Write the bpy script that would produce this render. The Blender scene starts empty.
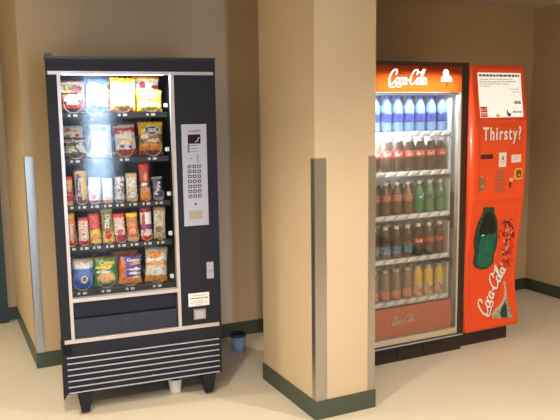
import bpy, bmesh, math, random
from mathutils import Vector, Matrix
random.seed(11)
C = bpy.context.scene.collection
PI = math.pi

# ------------------------------------------------------------------ materials
def new_mat(name):
    m = bpy.data.materials.new(name); m.use_nodes = True
    nt = m.node_tree
    return m, nt, nt.nodes['Principled BSDF']

def mat(name, col, rough=.5, metal=0, spec=.5, bump=0, bscale=200, emit=None, estr=0, var=0, vscale=8, coat=0):
    m, nt, b = new_mat(name)
    b.inputs['Base Color'].default_value = (*col, 1)
    b.inputs['Roughness'].default_value = rough
    b.inputs['Metallic'].default_value = metal
    b.inputs['Specular IOR Level'].default_value = spec
    b.inputs['Coat Weight'].default_value = coat
    if emit:
        b.inputs['Emission Color'].default_value = (*emit, 1)
        b.inputs['Emission Strength'].default_value = estr
    if bump or var:
        tc = nt.nodes.new('ShaderNodeTexCoord')
    if bump:
        n = nt.nodes.new('ShaderNodeTexNoise'); n.inputs['Scale'].default_value = bscale
        n.inputs['Detail'].default_value = 3
        nt.links.new(tc.outputs['Object'], n.inputs['Vector'])
        bp = nt.nodes.new('ShaderNodeBump'); bp.inputs['Strength'].default_value = bump
        bp.inputs['Distance'].default_value = .002
        nt.links.new(n.outputs['Fac'], bp.inputs['Height'])
        nt.links.new(bp.outputs['Normal'], b.inputs['Normal'])
    if var:
        n = nt.nodes.new('ShaderNodeTexNoise'); n.inputs['Scale'].default_value = vscale
        n.inputs['Detail'].default_value = 4
        nt.links.new(tc.outputs['Object'], n.inputs['Vector'])
        r = nt.nodes.new('ShaderNodeValToRGB')
        r.color_ramp.elements[0].position = .35; r.color_ramp.elements[1].position = .65
        r.color_ramp.elements[0].color = (*[c*(1-var) for c in col], 1)
        r.color_ramp.elements[1].color = (*[min(1, c*(1+var)) for c in col], 1)
        nt.links.new(n.outputs['Fac'], r.inputs['Fac'])
        nt.links.new(r.outputs['Color'], b.inputs['Base Color'])
    return m

def emit_mat(name, col, s):
    m = bpy.data.materials.new(name); m.use_nodes = True
    nt = m.node_tree; nt.nodes.clear()
    e = nt.nodes.new('ShaderNodeEmission'); e.inputs['Color'].default_value = (*col, 1)
    e.inputs['Strength'].default_value = s
    o = nt.nodes.new('ShaderNodeOutputMaterial'); nt.links.new(e.outputs[0], o.inputs[0])
    return m

def glass_mat(name, refl=.09, rough=.0, tint=(1, 1, 1), haze=0):
    m = bpy.data.materials.new(name); m.use_nodes = True
    nt = m.node_tree; nt.nodes.clear()
    t = nt.nodes.new('ShaderNodeBsdfTransparent'); t.inputs['Color'].default_value = (*tint, 1)
    g = nt.nodes.new('ShaderNodeBsdfGlossy'); g.inputs['Roughness'].default_value = rough
    f = nt.nodes.new('ShaderNodeLayerWeight'); f.inputs['Blend'].default_value = .2
    mr = nt.nodes.new('ShaderNodeMapRange'); mr.inputs['To Min'].default_value = refl; mr.inputs['To Max'].default_value = .8
    nt.links.new(f.outputs['Fresnel'], mr.inputs['Value'])
    mx = nt.nodes.new('ShaderNodeMixShader')
    nt.links.new(mr.outputs[0], mx.inputs[0]); nt.links.new(t.outputs[0], mx.inputs[1]); nt.links.new(g.outputs[0], mx.inputs[2])
    o = nt.nodes.new('ShaderNodeOutputMaterial')
    last = mx
    if haze:
        d = nt.nodes.new('ShaderNodeBsdfDiffuse'); d.inputs['Color'].default_value = (.8, .76, .68, 1)
        m2 = nt.nodes.new('ShaderNodeMixShader'); m2.inputs[0].default_value = haze
        nt.links.new(mx.outputs[0], m2.inputs[1]); nt.links.new(d.outputs[0], m2.inputs[2]); last = m2
    nt.links.new(last.outputs[0], o.inputs[0])
    return m

def clear_mat(name, col, alpha, rough=.12):
    m, nt, b = new_mat(name)
    b.inputs['Base Color'].default_value = (*col, 1)
    b.inputs['Roughness'].default_value = rough
    b.inputs['Alpha'].default_value = alpha
    b.inputs['Specular IOR Level'].default_value = .7
    return m

def pack_mat(name, bands, blobs=(), rough=.28, speck=None, wob=.06):
    """printed foil: colour bands up the pack and printed ellipses, edges a little wavy"""
    m, nt, b = new_mat(name)
    L = nt.links.new; N = nt.nodes.new
    b.inputs['Roughness'].default_value = rough
    b.inputs['Specular IOR Level'].default_value = .6
    tc = N('ShaderNodeTexCoord')
    no = N('ShaderNodeTexNoise'); no.inputs['Scale'].default_value = 5.0; no.inputs['Detail'].default_value = 2
    L(tc.outputs['Generated'], no.inputs['Vector'])
    vm = N('ShaderNodeVectorMath'); vm.operation = 'MULTIPLY_ADD'
    vm.inputs[1].default_value = (wob*2, wob*2, wob*2)
    L(no.outputs['Color'], vm.inputs[0]); L(tc.outputs['Generated'], vm.inputs[2])
    sub = N('ShaderNodeVectorMath'); sub.operation = 'SUBTRACT'; sub.inputs[1].default_value = (wob, wob, wob)
    L(vm.outputs[0], sub.inputs[0])
    sp = N('ShaderNodeSeparateXYZ'); L(sub.outputs[0], sp.inputs[0])
    r = N('ShaderNodeValToRGB'); cr = r.color_ramp; cr.interpolation = 'CONSTANT'
    while len(cr.elements) > 1: cr.elements.remove(cr.elements[0])
    cr.elements[0].position = 0; cr.elements[0].color = (*bands[0][1], 1)
    for p, c in bands[1:]:
        e = cr.elements.new(p); e.color = (*c, 1)
    L(sp.outputs['Z'], r.inputs['Fac'])
    cur = r.outputs['Color']
    for cx, cz, rx, rz, c in blobs:
        mp = N('ShaderNodeVectorMath'); mp.operation = 'SUBTRACT'; mp.inputs[1].default_value = (cx, 0, cz)
        L(sub.outputs[0], mp.inputs[0])
        sc = N('ShaderNodeVectorMath'); sc.operation = 'MULTIPLY'; sc.inputs[1].default_value = (1/rx, 0, 1/rz)
        L(mp.outputs[0], sc.inputs[0])
        ln = N('ShaderNodeVectorMath'); ln.operation = 'LENGTH'; L(sc.outputs[0], ln.inputs[0])
        lt = N('ShaderNodeMath'); lt.operation = 'LESS_THAN'; lt.inputs[1].default_value = 1; L(ln.outputs['Value'], lt.inputs[0])
        mx = N('ShaderNodeMix'); mx.data_type = 'RGBA'
        L(lt.outputs[0], mx.inputs['Factor']); L(cur, mx.inputs['A']); mx.inputs['B'].default_value = (*c, 1)
        cur = mx.outputs['Result']
    if speck:
        n2 = N('ShaderNodeTexNoise'); n2.inputs['Scale'].default_value = speck[1]; n2.inputs['Detail'].default_value = 1
        L(tc.outputs['Generated'], n2.inputs['Vector'])
        gt = N('ShaderNodeMath'); gt.operation = 'GREATER_THAN'; gt.inputs[1].default_value = speck[2]; L(n2.outputs['Fac'], gt.inputs[0])
        mx = N('ShaderNodeMix'); mx.data_type = 'RGBA'
        L(gt.outputs[0], mx.inputs['Factor']); L(cur, mx.inputs['A']); mx.inputs['B'].default_value = (*speck[0], 1)
        cur = mx.outputs['Result']
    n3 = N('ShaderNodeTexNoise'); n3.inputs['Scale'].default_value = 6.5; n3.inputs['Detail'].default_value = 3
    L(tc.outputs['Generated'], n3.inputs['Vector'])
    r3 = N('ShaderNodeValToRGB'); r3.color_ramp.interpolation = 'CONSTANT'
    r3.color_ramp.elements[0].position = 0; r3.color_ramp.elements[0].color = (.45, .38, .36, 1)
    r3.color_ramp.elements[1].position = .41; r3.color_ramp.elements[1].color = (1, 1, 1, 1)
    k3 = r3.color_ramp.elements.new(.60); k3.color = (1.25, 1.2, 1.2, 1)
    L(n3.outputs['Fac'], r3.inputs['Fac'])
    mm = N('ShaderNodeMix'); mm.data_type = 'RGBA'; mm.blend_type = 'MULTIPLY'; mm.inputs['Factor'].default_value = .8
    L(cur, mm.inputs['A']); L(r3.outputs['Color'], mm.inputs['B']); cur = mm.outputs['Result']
    bp = N('ShaderNodeBump'); bp.inputs['Strength'].default_value = .7; bp.inputs['Distance'].default_value = .006
    L(no.outputs['Fac'], bp.inputs['Height']); L(bp.outputs['Normal'], b.inputs['Normal'])
    L(cur, b.inputs['Base Color'])
    return m

WALL = mat('tan_wall_paint', (.62, .49, .33), .75, bump=.1, bscale=350, var=.02, vscale=3, spec=.3)
CEIL = mat('ceiling_paint', (.62, .56, .46), .9)
BASE = mat('green_vinyl_base', (.058, .078, .058), .45)
STEEL = mat('brushed_steel', (.50, .47, .43), .36, metal=1, bump=.03, bscale=60)
BLACK = mat('black_machine_enamel', (.014, .014, .024), .5, spec=.25, bump=.15, bscale=500)
NAVY = mat('navy_black_panel', (.012, .014, .032), .5, spec=.25, bump=.15, bscale=300)
BLUEBLK = mat('blue_black_flap', (.009, .015, .040), .45, var=.3, vscale=25)
TRIM = mat('satin_aluminium_trim', (.56, .51, .50), .35, metal=.35)
LOUV = mat('silver_louver_strip', (.60, .63, .76), .3, metal=.4)
SILV = mat('silver_keypad_plate', (.47, .47, .56), .42, metal=.45)
KEY = mat('grey_key', (.07, .065, .07), .5)
DARK = mat('dark_plastic', (.012, .011, .012), .35)
WHITE = mat('white_plastic', (.82, .82, .80), .4)
PAPER = mat('white_paper', (.85, .84, .82), .7)
INK = mat('grey_ink', (.12, .11, .12), .7)
BEIGE = mat('beige_plastic', (.36, .32, .26), .5)
RUST = mat('rusty_foot', (.30, .11, .05), .7, var=.4, vscale=60)
WIRE = mat('spiral_wire', (.50, .48, .46), .35, metal=.9)
INTER = mat('dark_cabinet_lining', (.030, .030, .036), .5)
TRAY = mat('black_tray', (.010, .010, .011), .5)
COOLW = mat('white_cooler_lining', (.80, .83, .84), .4)
FRAME = mat('brown_black_frame', (.022, .013, .012), .35)
DOORSILV = mat('cream_silver_door_rail', (.62, .55, .45), .4, metal=.3)
RED = mat('glossy_red_panel', (.82, .072, .010), .32, bump=.05, bscale=60, coat=.2)
REDIN = mat('red_inset_panel', (.78, .05, .008), .38, var=.10, vscale=70)
REDSLOT = mat('dark_red_slot', (.06, .006, .006), .4)
REDBAND = mat('red_kick_decal', (.50, .10, .035), .4)
BOTGRN = mat('dark_green_recess', (.006, .055, .045), .22, var=.3, vscale=40)
BOTLIQ = mat('green_bottle_front', (.008, .13, .085), .2, var=.25, vscale=30)
BOTBLK = mat('black_delivery_opening', (.004, .006, .006), .3)
SCRIPT = mat('white_script_paint', (.90, .89, .86), .45)
SILVSH = mat('grey_drop_shadow', (.32, .06, .03), .5)
GOLD = mat('yellow_ring', (.85, .55, .08), .4)
CAPGRY = mat('grey_green_print', (.30, .34, .28), .5, var=.5, vscale=60)
CAPDRK = mat('dark_green_print', (.03, .045, .035), .5, var=.5, vscale=70)
MAROON = mat('maroon_splash_print', (.20, .012, .008), .4)
PINK = mat('pale_splash_print', (.80, .40, .30), .4)
SPRK = mat('droplet_highlight', (.90, .30, .16), .25)
GLS = glass_mat('merchandiser_glass', .003, rough=.08)
GLC = glass_mat('cooler_door_glass', .045, haze=.022)  # pale haze mixed in for the warm room reflected in the glass
GREEND = mat('dark_green_door_paint', (.012, .035, .030), .45)
BLUECUP = mat('blue_plastic', (.27, .42, .70), .35)
BLUEDK = mat('dark_blue_inside', (.02, .03, .05), .6)

def floor_mat():
    m, nt, b = new_mat('cream_speckled_vinyl_tile')
    L = nt.links.new; N = nt.nodes.new
    tc = N('ShaderNodeTexCoord')
    n = N('ShaderNodeTexNoise'); n.inputs['Scale'].default_value = 170; n.inputs['Detail'].default_value = 3
    L(tc.outputs['Object'], n.inputs['Vector'])
    n2 = N('ShaderNodeTexNoise'); n2.inputs['Scale'].default_value = 2.2; n2.inputs['Detail'].default_value = 2
    L(tc.outputs['Object'], n2.inputs['Vector'])
    ad = N('ShaderNodeMath'); ad.operation = 'MULTIPLY_ADD'; ad.inputs[1].default_value = .35
    L(n2.outputs['Fac'], ad.inputs[0]); L(n.outputs['Fac'], ad.inputs[2])
    r = N('ShaderNodeValToRGB')
    r.color_ramp.elements[0].position = .45; r.color_ramp.elements[0].color = (.72, .665, .55, 1)
    r.color_ramp.elements[1].position = .85; r.color_ramp.elements[1].color = (.78, .73, .62, 1)
    L(ad.outputs[0], r.inputs['Fac'])
    br = N('ShaderNodeTexBrick'); br.offset = 0; br.inputs['Scale'].default_value = 1
    br.inputs['Brick Width'].default_value = .305; br.inputs['Row Height'].default_value = .305
    br.inputs['Mortar Size'].default_value = .0012
    br.inputs['Color1'].default_value = (1, 1, 1, 1); br.inputs['Color2'].default_value = (.985, .985, .98, 1)
    br.inputs['Mortar'].default_value = (.95, .94, .92, 1)
    L(tc.outputs['Object'], br.inputs['Vector'])
    mx = N('ShaderNodeMix'); mx.data_type = 'RGBA'; mx.blend_type = 'MULTIPLY'; mx.inputs['Factor'].default_value = 1
    L(r.outputs['Color'], mx.inputs['A']); L(br.outputs['Color'], mx.inputs['B'])
    L(mx.outputs['Result'], b.inputs['Base Color'])
    b.inputs['Roughness'].default_value = .42
    b.inputs['Specular IOR Level'].default_value = .35
    return m
FLOOR = floor_mat()

def header_mat():
    m, nt, b = new_mat('translucent_red_sheet')
    b.inputs['Base Color'].default_value = (.55, .035, .006, 1); b.inputs['Roughness'].default_value = .25
    t = nt.nodes.new('ShaderNodeBsdfTranslucent'); t.inputs['Color'].default_value = (1, .145, .016, 1)
    mx = nt.nodes.new('ShaderNodeMixShader'); mx.inputs[0].default_value = .75
    nt.links.new(b.outputs[0], mx.inputs[1]); nt.links.new(t.outputs[0], mx.inputs[2])
    nt.links.new(mx.outputs[0], nt.nodes['Material Output'].inputs['Surface'])
    return m
HEADER = header_mat()
LIT_WHITE = emit_mat('backlit_white_lettering', (1, .95, .86), 1.6)
LIT_SIGN = mat('backlit_white_card', (.8, .8, .78), .5, emit=(1, .97, .93), estr=.38)
TUBE = emit_mat('fluorescent_tube', (.85, .95, 1), 9)
DISPLAY = mat('dark_display', (.02, .012, .012), .15)

# ------------------------------------------------------------------ mesh helpers
class MB:
    def __init__(s): s.bm = bmesh.new()
    def box(s, x0, x1, y0, y1, z0, z1):
        vs = [s.bm.verts.new(p) for p in ((x0,y0,z0),(x1,y0,z0),(x1,y1,z0),(x0,y1,z0),(x0,y0,z1),(x1,y0,z1),(x1,y1,z1),(x0,y1,z1))]
        for f in ((3,2,1,0),(4,5,6,7),(0,1,5,4),(1,2,6,5),(2,3,7,6),(3,0,4,7)):
            s.bm.faces.new([vs[i] for i in f])
        return s
    def prism(s, pts, y0, y1):
        """outline in x,z swept from y0 (front) to y1"""
        a = [s.bm.verts.new((x, y0, z)) for x, z in pts]; b = [s.bm.verts.new((x, y1, z)) for x, z in pts]
        s.bm.faces.new(a); s.bm.faces.new(b[::-1])
        n = len(pts)
        for i in range(n): s.bm.faces.new((a[i], b[i], b[(i+1) % n], a[(i+1) % n]))
        return s
    def lathe(s, prof, cx=0, cy=0, n=20, ax='z', z0=0):
        rings = []
        for r, h in prof:
            ring = []
            for k in range(n):
                t = 2*PI*k/n
                p = (cx+r*math.cos(t), cy+r*math.sin(t), z0+h) if ax == 'z' else (cx+r*math.cos(t), cy+h, z0+r*math.sin(t))
                ring.append(s.bm.verts.new(p))
            rings.append(ring)
        for a, b in zip(rings, rings[1:]):
            for k in range(n): s.bm.faces.new((a[k], a[(k+1) % n], b[(k+1) % n], b[k]))
        s.bm.faces.new(rings[0][::-1]); s.bm.faces.new(rings[-1])
        return s
    def tube(s, pts, r, n=6):
        rings = []
        for i, p in enumerate(pts):
            p = Vector(p); a = Vector(pts[max(0, i-1)]); b = Vector(pts[min(len(pts)-1, i+1)])
            t = (b-a).normalized(); u = t.cross(Vector((0, .3, 1))).normalized(); v = t.cross(u)
            rings.append([s.bm.verts.new(p+u*r*math.cos(2*PI*k/n)+v*r*math.sin(2*PI*k/n)) for k in range(n)])
        for a, b in zip(rings, rings[1:]):
            for k in range(n): s.bm.faces.new((a[k], a[(k+1) % n], b[(k+1) % n], b[k]))
        s.bm.faces.new(rings[0][::-1]); s.bm.faces.new(rings[-1])
        return s
    def add(s, me):
        s.bm.from_mesh(me); return s
    def bevel(s, w, seg=2):
        es = [e for e in s.bm.edges if len(e.link_faces) == 2 and e.calc_face_angle(0) > .6]
        bmesh.ops.bevel(s.bm, geom=es, offset=w, segments=seg, affect='EDGES', profile=.5, clamp_overlap=True)
        return s
    def warp(s, fn):
        for v in s.bm.verts: v.co = fn(v.co)
        return s
    def mesh(s, name, m, smooth=False):
        bmesh.ops.recalc_face_normals(s.bm, faces=s.bm.faces)
        me = bpy.data.meshes.new(name); s.bm.to_mesh(me); s.bm.free()
        if m: me.materials.append(m)
        if smooth:
            for p in me.polygons: p.use_smooth = True
        return me
    def build(s, name, m, parent=None, smooth=False):
        return link(name, s.mesh(name, m, smooth), parent)

def link(name, me, parent=None):
    o = bpy.data.objects.new(name, me); C.objects.link(o)
    if parent: o.parent = parent
    return o
def empty(name, loc, rz=0):
    o = bpy.data.objects.new(name, None); C.objects.link(o)
    o.empty_display_size = .1; o.location = loc; o.rotation_euler = (0, 0, rz); return o
def tag(o, label=None, cat=None, group=None, kind=None):
    if label: o['label'] = label
    if cat: o['category'] = cat
    if group: o['group'] = group
    if kind: o['kind'] = kind
    return o
def struct(name, mb, m, parent=None):
    o = mb.build(name, m, parent)
    if not parent: o['kind'] = 'structure'
    return o
def box(name, m, parent, x0, x1, y0, y1, z0, z1, bev=0):
    b = MB().box(x0, x1, y0, y1, z0, z1)
    if bev: b.bevel(bev)
    return b.build(name, m, parent)
def copy_tree(o, parent=None):
    c = o.copy(); C.objects.link(c)
    if parent: c.parent = parent
    for ch in list(o.children): copy_tree(ch, c)
    return c

def text_mesh(s, width, height, depth=.0008, bold=0, shear=0, space=1):
    """built-in font, scaled to a given width and cap height; lies in x,z facing -y, lower left at 0"""
    cu = bpy.data.curves.new('t', 'FONT'); cu.body = s; cu.size = 1; cu.extrude = .01; cu.offset = bold; cu.shear = shear; cu.space_character = space
    o = bpy.data.objects.new('t', cu); C.objects.link(o)
    dg = bpy.context.evaluated_depsgraph_get()
    me = bpy.data.meshes.new_from_object(o.evaluated_get(dg))
    bpy.data.objects.remove(o); bpy.data.curves.remove(cu)
    xs = [v.co.x for v in me.vertices]; ys = [v.co.y for v in me.vertices]
    x0, x1, y0, y1 = min(xs), max(xs), min(ys), max(ys)
    for v in me.vertices:
        x, y, z = v.co
        v.co = ((x-x0)/(x1-x0)*width, -(z/.02+.5)*depth, (y-y0)/(y1-y0)*height)
    return me

# script lettering drawn as pen strokes
def spline(pts, n=7):
    out = []
    P = [pts[0]]+list(pts)+[pts[-1]]
    for i in range(1, len(P)-2):
        p0, p1, p2, p3 = P[i-1:i+3]
        for k in range(n):
            t = k/n
            out.append(tuple(.5*((2*b)+(c-a)*t+(2*a-5*b+4*c-d)*t*t+(-a+3*b-3*c+d)*t**3) for a, b, c, d in zip(p0, p1, p2, p3)))
    out.append(tuple(pts[-1])); return out
def oval(cx, cy, rx, ry, a0, a1, n=9):
    return [(cx+rx*math.cos(a0+(a1-a0)*k/n), cy+ry*math.sin(a0+(a1-a0)*k/n)) for k in range(n+1)]
def script_strokes():
    S = []
    bigC = [(.60,.66),(.70,.80),(.66,.98),(.48,1.0),(.26,.84),(.10,.52),(.10,.22),(.28,.04),(.50,.10),(.68,.30)]
    S.append(bigC)
    S.append([(.14,.30),(.16,-.02),(.40,-.16),(.80,-.10),(1.10,-.14),(1.35,-.06)])
    def o(x): S.append(oval(x+.18, .25, .16, .22, PI/2, PI/2+2*PI, 12))
    def c(x): S.append(oval(x+.20, .25, .17, .22, 1.15, 2*PI-1.0, 9))
    def a(x):
        S.append(oval(x+.17, .25, .15, .22, .6, 2*PI+.6, 12))
        S.append([(x+.33,.48),(x+.32,.2),(x+.36,.05),(x+.50,.12)])
    o(.70); c(1.07); a(1.40)
    S.append([(1.88,.26),(1.98,.32),(2.10,.28)])
    S.append([(x+2.06, y) for x, y in bigC])
    S.append([(2.66,.98),(2.95,.82),(3.20,.90),(3.52,1.02)])
    o(2.74)
    S.append([(3.12,.20),(3.30,.70),(3.36,.96),(3.26,1.0),(3.18,.6),(3.18,.14),(3.28,.04),(3.38,.14)])
    a(3.38)
    return S
def script_mesh(width, height, weight=.085, depth=.0008):
    """joined-up white script, x,z plane facing -y, origin at lower left"""
    bm = bmesh.new()
    for st in script_strokes():
        p = spline(st); n = len(p)
        L, R = [], []
        for i in range(n):
            a = p[max(0, i-1)]; b = p[min(n-1, i+1)]
            dx, dy = b[0]-a[0], b[1]-a[1]; l = math.hypot(dx, dy) or 1
            w = weight*(.45+.55*abs(dy)/l)*(.45+.55*min(1, min(i, n-1-i)/4))
            nx, ny = -dy/l*w, dx/l*w
            L.append((p[i][0]+nx, p[i][1]+ny)); R.append((p[i][0]-nx, p[i][1]-ny))
        def V(q, d): 
            x = q[0]+.22*q[1]
            return bm.verts.new((x/4.12*width, -d, (q[1]+.17)/1.2*height))
        lf = [V(q, depth) for q in L]; rf = [V(q, depth) for q in R]
        lb = [V(q, 0) for q in L]; rb = [V(q, 0) for q in R]
        for i in range(n-1):
            bm.faces.new((lf[i], lf[i+1], rf[i+1], rf[i])); bm.faces.new((rb[i], rb[i+1], lb[i+1], lb[i]))
            bm.faces.new((lb[i], lb[i+1], lf[i+1], lf[i])); bm.faces.new((rf[i], rf[i+1], rb[i+1], rb[i]))
    me = bpy.data.meshes.new('script'); bm.to_mesh(me); bm.free(); return me

# ------------------------------------------------------------------ the room
RX, LX0, YB, YF, CH = 4.489, -2.6, 4.38, -3.6, 2.352
CORN = .463; YFAR = 5.563
struct('floor', MB().box(LX0-.1, RX+.1, YF-.1, YFAR+.1, -.1, 0), FLOOR)
struct('ceiling', MB().box(LX0-.1, RX+.1, YF-.1, YFAR+.1, CH, CH+.1), CEIL)
struct('wall_back', MB().box(CORN, RX+.1, YB, YFAR, 0, CH), WALL)
struct('wall_right', MB().box(RX, RX+.1, YF, YB, 0, CH), WALL)
struct('wall_far', MB().box(LX0, RX, YFAR, YFAR+.1, 0, CH), WALL)
struct('wall_left', MB().box(LX0-.1, LX0, YF, YFAR, 0, CH), WALL)
# front wall behind the camera, with one tall narrow glazed sidelight
WX0, WX1, WZ0, WZ1 = .20, .60, .25, 2.1
b = MB(); b.box(LX0, WX0, YF-.1, YF, 0, CH); b.box(WX1, RX, YF-.1, YF, 0, CH); b.box(WX0, WX1, YF-.1, YF, 0, WZ0); b.box(WX0, WX1, YF-.1, YF, WZ1, CH)
struct('wall_front', b, WALL)
DAY = emit_mat('daylight_pane', (.52, .73, 1.0), 42)
struct('light_block_wall', MB().box(.93, 1.05, YF, -1.5, 0, CH), WALL)  # unseen wall added to keep window light off the right side
w = struct('window_1', MB().box(WX0, WX1, YF-.08, YF-.06, WZ0, WZ1), DAY)
b = MB()
for x in (WX0, WX1): b.box(x-.03, x+.03, YF-.01, YF+.015, WZ0-.03, WZ1+.03)
for z in (WZ0, WZ1): b.box(WX0+.03, WX1-.03, YF-.01, YF+.015, z-.03, z+.03)
struct('window_frame', b, STEEL, w)

PX0, PX1, PY0, PY1 = 1.624, 1.972, 2.943, 3.569
struct('pillar', MB().box(PX0, PX1, PY0, PY1, 0, CH), WALL)
BH, BT = .0975, .006
def bboard(name, segs):
    b = MB()
    for (x0, x1, y0, y1) in segs:
        b.box(x0, x1, y0, y1, 0, BH)
    return struct(name, b, BASE)
bboard('baseboard_back', [(CORN-BT, RX, YB-BT, YB)])
bboard('baseboard_passage', [(CORN-BT, CORN, YB, YFAR)])
bboard('baseboard_right', [(RX-BT, RX, YF, YB-BT)])
bboard('baseboard_far', [(.395, CORN-BT, YFAR-BT, YFAR)])
bboard('baseboard_pillar', [(PX0-BT, PX1+BT, PY0-BT, PY0), (PX0-BT, PX0, PY0, PY1), (PX1, PX1+BT, PY0, PY1), (PX0-BT, PX1+BT, PY1, PY1+BT)])
GZ, GT = 1.323, .0022
def guard(name, cx, cy, sx, sy, z1=GZ, wx=.06, wy=.05):
    """steel angle on the corner cx,cy; legs run along +-x and +-y over the wall faces"""
    b = MB()
    b.box(*sorted((cx, cx+sx*wx)), *sorted((cy, cy-sy*GT)), BH, z1)
    b.box(*sorted((cx-sx*GT, cx)), *sorted((cy-sy*GT, cy+sy*wy)), BH, z1)
    return struct(name, b, STEEL)
guard('trim_1', PX0, PY0, 1, 1, wx=.063, wy=.036)
guard('trim_2', PX1, PY0, -1, 1, wx=.040, wy=.05)
guard('trim_3', CORN, YB, 1, 1, z1=1.303, wx=.046, wy=.05)

# dark green door at the far left of the passage
d = struct('door_1', MB().box(-.62, .33, YFAR-.045, YFAR, 0, 2.05), GREEND)
b = MB(); b.box(.33, .395, YFAR-.07, YFAR, 0, 2.12); b.box(-.69, -.62, YFAR-.07, YFAR, 0, 2.12); b.box(-.62, .33, YFAR-.07, YFAR, 2.05, 2.12)
struct('door_frame', b, GREEND, d)
b = MB(); b.lathe([(.028, 0), (.028, -.01), (.012, -.012), (.012, -.04), (.026, -.05), (.03, -.065), (.02, -.08)], .26, YFAR-.045, 16, 'y', 1.0)
struct('door_handle', b, STEEL, d)

# ------------------------------------------------------------------ snack machine
SX, SY, TH = .4961, 3.5694, -.0899
SW, SH, SD = .844, 1.83, .70
LEGH = .107
sm = empty('snack_vending_machine', (SX, SY, 0), TH)
tag(sm, 'black glass-front snack vending machine with silver keypad, left of the pillar', 'vending machine')
def sbox(name, m, *a, bev=0, parent=None): return box(name, m, parent or sm, *a, bev=bev)
# cabinet shell (open towards the glass)
b = MB()
b.box(.037, .045, .03, SD, LEGH+.012, SH-.012); b.box(.64, SW, .03, SD, LEGH+.012, SH-.012)
b.box(.045, .64, .03, SD, SH-.045, SH-.012); b.box(.045, .64, SD-.03, SD, LEGH+.012, SH-.045); b.box(.045, .64, .03, SD-.03, LEGH+.012, .40)
b.build('cabinet', BLACK, sm)
b = MB(); b.box(-.002, SW+.002, .0, .06, SH-.012, SH); b.box(.037, SW, .06, SD, SH-.012, SH); b.box(0, .035, -.004, .05, SH, SH+.012); b.bevel(.003)
b.build('top_cap', DARK, sm)
# door face
sbox('header_panel', BLACK, 0, SW, 0, .03, 1.758, SH-.012, bev=.004)
sbox('control_panel', BLACK, .622, SW-.03, 0, .03, .410, 1.742)
sbox('door_edge', NAVY, SW-.03, SW, .001, .03, .33, 1.758, bev=.006)
sbox('door_stile', BLACK, 0, .050, 0, .03, .33, 1.742)
# interior lining
b = MB(); b.box(.0455, .048, .03, SD-.04, .61, 1.78); b.box(.63, .639, .03, SD-.04, .61, 1.78); b.box(.048, .63, SD-.04, SD-.031, .61, 1.78); b.box(.048, .63, .03, SD-.04, .605, .612)
b.build('interior_lining', INTER, sm)
for k, (x0, x1, z0, z1) in enumerate(((.009, .832, 1.742, 1.758), (.016, .830, .390, .410), (.066, .605, .603, .622), (.050, .066, .410, 1.742), (.605, .622, .410, 1.742))):
    sbox('trim_strip', TRIM, x0, x1, -.006, .03, z0, z1, bev=.002)
g = sbox('glass_pane', GLS, 0, .539, -.002, .002, 0, 1.12)
g.location = (.066, .024, .622); g.rotation_euler = (0, 0, -.034)
# delivery bin
sbox('delivery_back', NAVY, .066, .605, .026, .03, .41, .603)
b = MB(); b.box(.069, .602, .006, .016, .414, .512); b.bevel(.003); fl = b.build('delivery_flap', BLUEBLK, sm)
b = MB(); b.box(.069, .602, .016, .022, .520, .600); b.build('delivery_hood', NAVY, sm)
# kick panel with louvers
b = MB(); b.box(.004, SW-.004, 0, .03, LEGH+.012, .388); b.build('kick_panel', BLACK, sm)
for k in range(7):
    z = .126+k*.0313
    b = MB(); b.prism([(.022, z), (.826, z), (.826, z+.0042), (.022, z+.0042)], -.008, .0); b.build('louver', LOUV, sm)
b = MB(); b.prism([(-.002, LEGH-.02), (.012, LEGH+.01), (.012, .40), (-.002, .40)], .005, .06); b.build('side_flange', BLACK, sm)
b = MB(); b.lathe([(.004, 0), (.004, -.003)], .46, 0, 10, 'y', .162); b.build('screw', LOUV, sm)
for lx, ly in ((.102, .026), (.765, .026), (.102, .60), (.765, .60)):
    b = MB()
    t = [b.bm.verts.new((lx+sx*.038, ly+sy*.038, LEGH+.013)) for sx, sy in ((-1,-1),(1,-1),(1,1),(-1,1))]
    u = [b.bm.verts.new((lx+sx*.021, ly+sy*.021, .012)) for sx, sy in ((-1,-1),(1,-1),(1,1),(-1,1))]
    b.bm.faces.new(t); b.bm.faces.new(u)
    for i in range(4): b.bm.faces.new((t[i], t[(i+1) % 4], u[(i+1) % 4], u[i]))
    lg = b.build('leg', BLACK, sm)
    MB().lathe([(.014, 0), (.018, .003), (.018, .012)], lx, ly, 14).build('foot', RUST, lg)
# keypad assembly
kp = sbox('keypad_plate', SILV, .653, .786, -.010, .0, .955, 1.490, bev=.003)
box('keypad_face', SILV, kp, .664, .775, -.013, -.010, .985, 1.468, bev=.002)
box('display', DISPLAY, kp, .684, .752, -.015, -.0125, 1.389, 1.437)
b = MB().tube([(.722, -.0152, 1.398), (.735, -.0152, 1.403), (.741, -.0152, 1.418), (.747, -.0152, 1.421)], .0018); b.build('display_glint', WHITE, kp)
for z, x0, x1 in ((1.455, .688, .755), (1.449, .688, .745), (1.378, .70, .74), (1.362, .70, .73), (1.348, .70, .74)):
    box('printed_line', INK, kp, x0, x1, -.0137, -.013, z, z+.003)
for z in (1.374, 1.359, 1.344): box('indicator', DARK, kp, .682, .692, -.0145, -.013, z, z+.011)
sl = MB().lathe([(.020, 0), (.020, -.004), (.016, -.006)], .698, -.013, 18, 'y', 1.312).build('coin_button', SILV, kp)
b = MB().box(.690, .706, -.020, -.019, 1.311, 1.314); b.build('coin_slot', DARK, sl)
box('reader_strip', BEIGE, kp, .728, .740, -.016, -.013, 1.29, 1.333, bev=.001)
MB().lathe([(.016, 0), (.016, -.0016), (.0, -.0016)], .698, -.0128, 16, 'y', 1.312)
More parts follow.
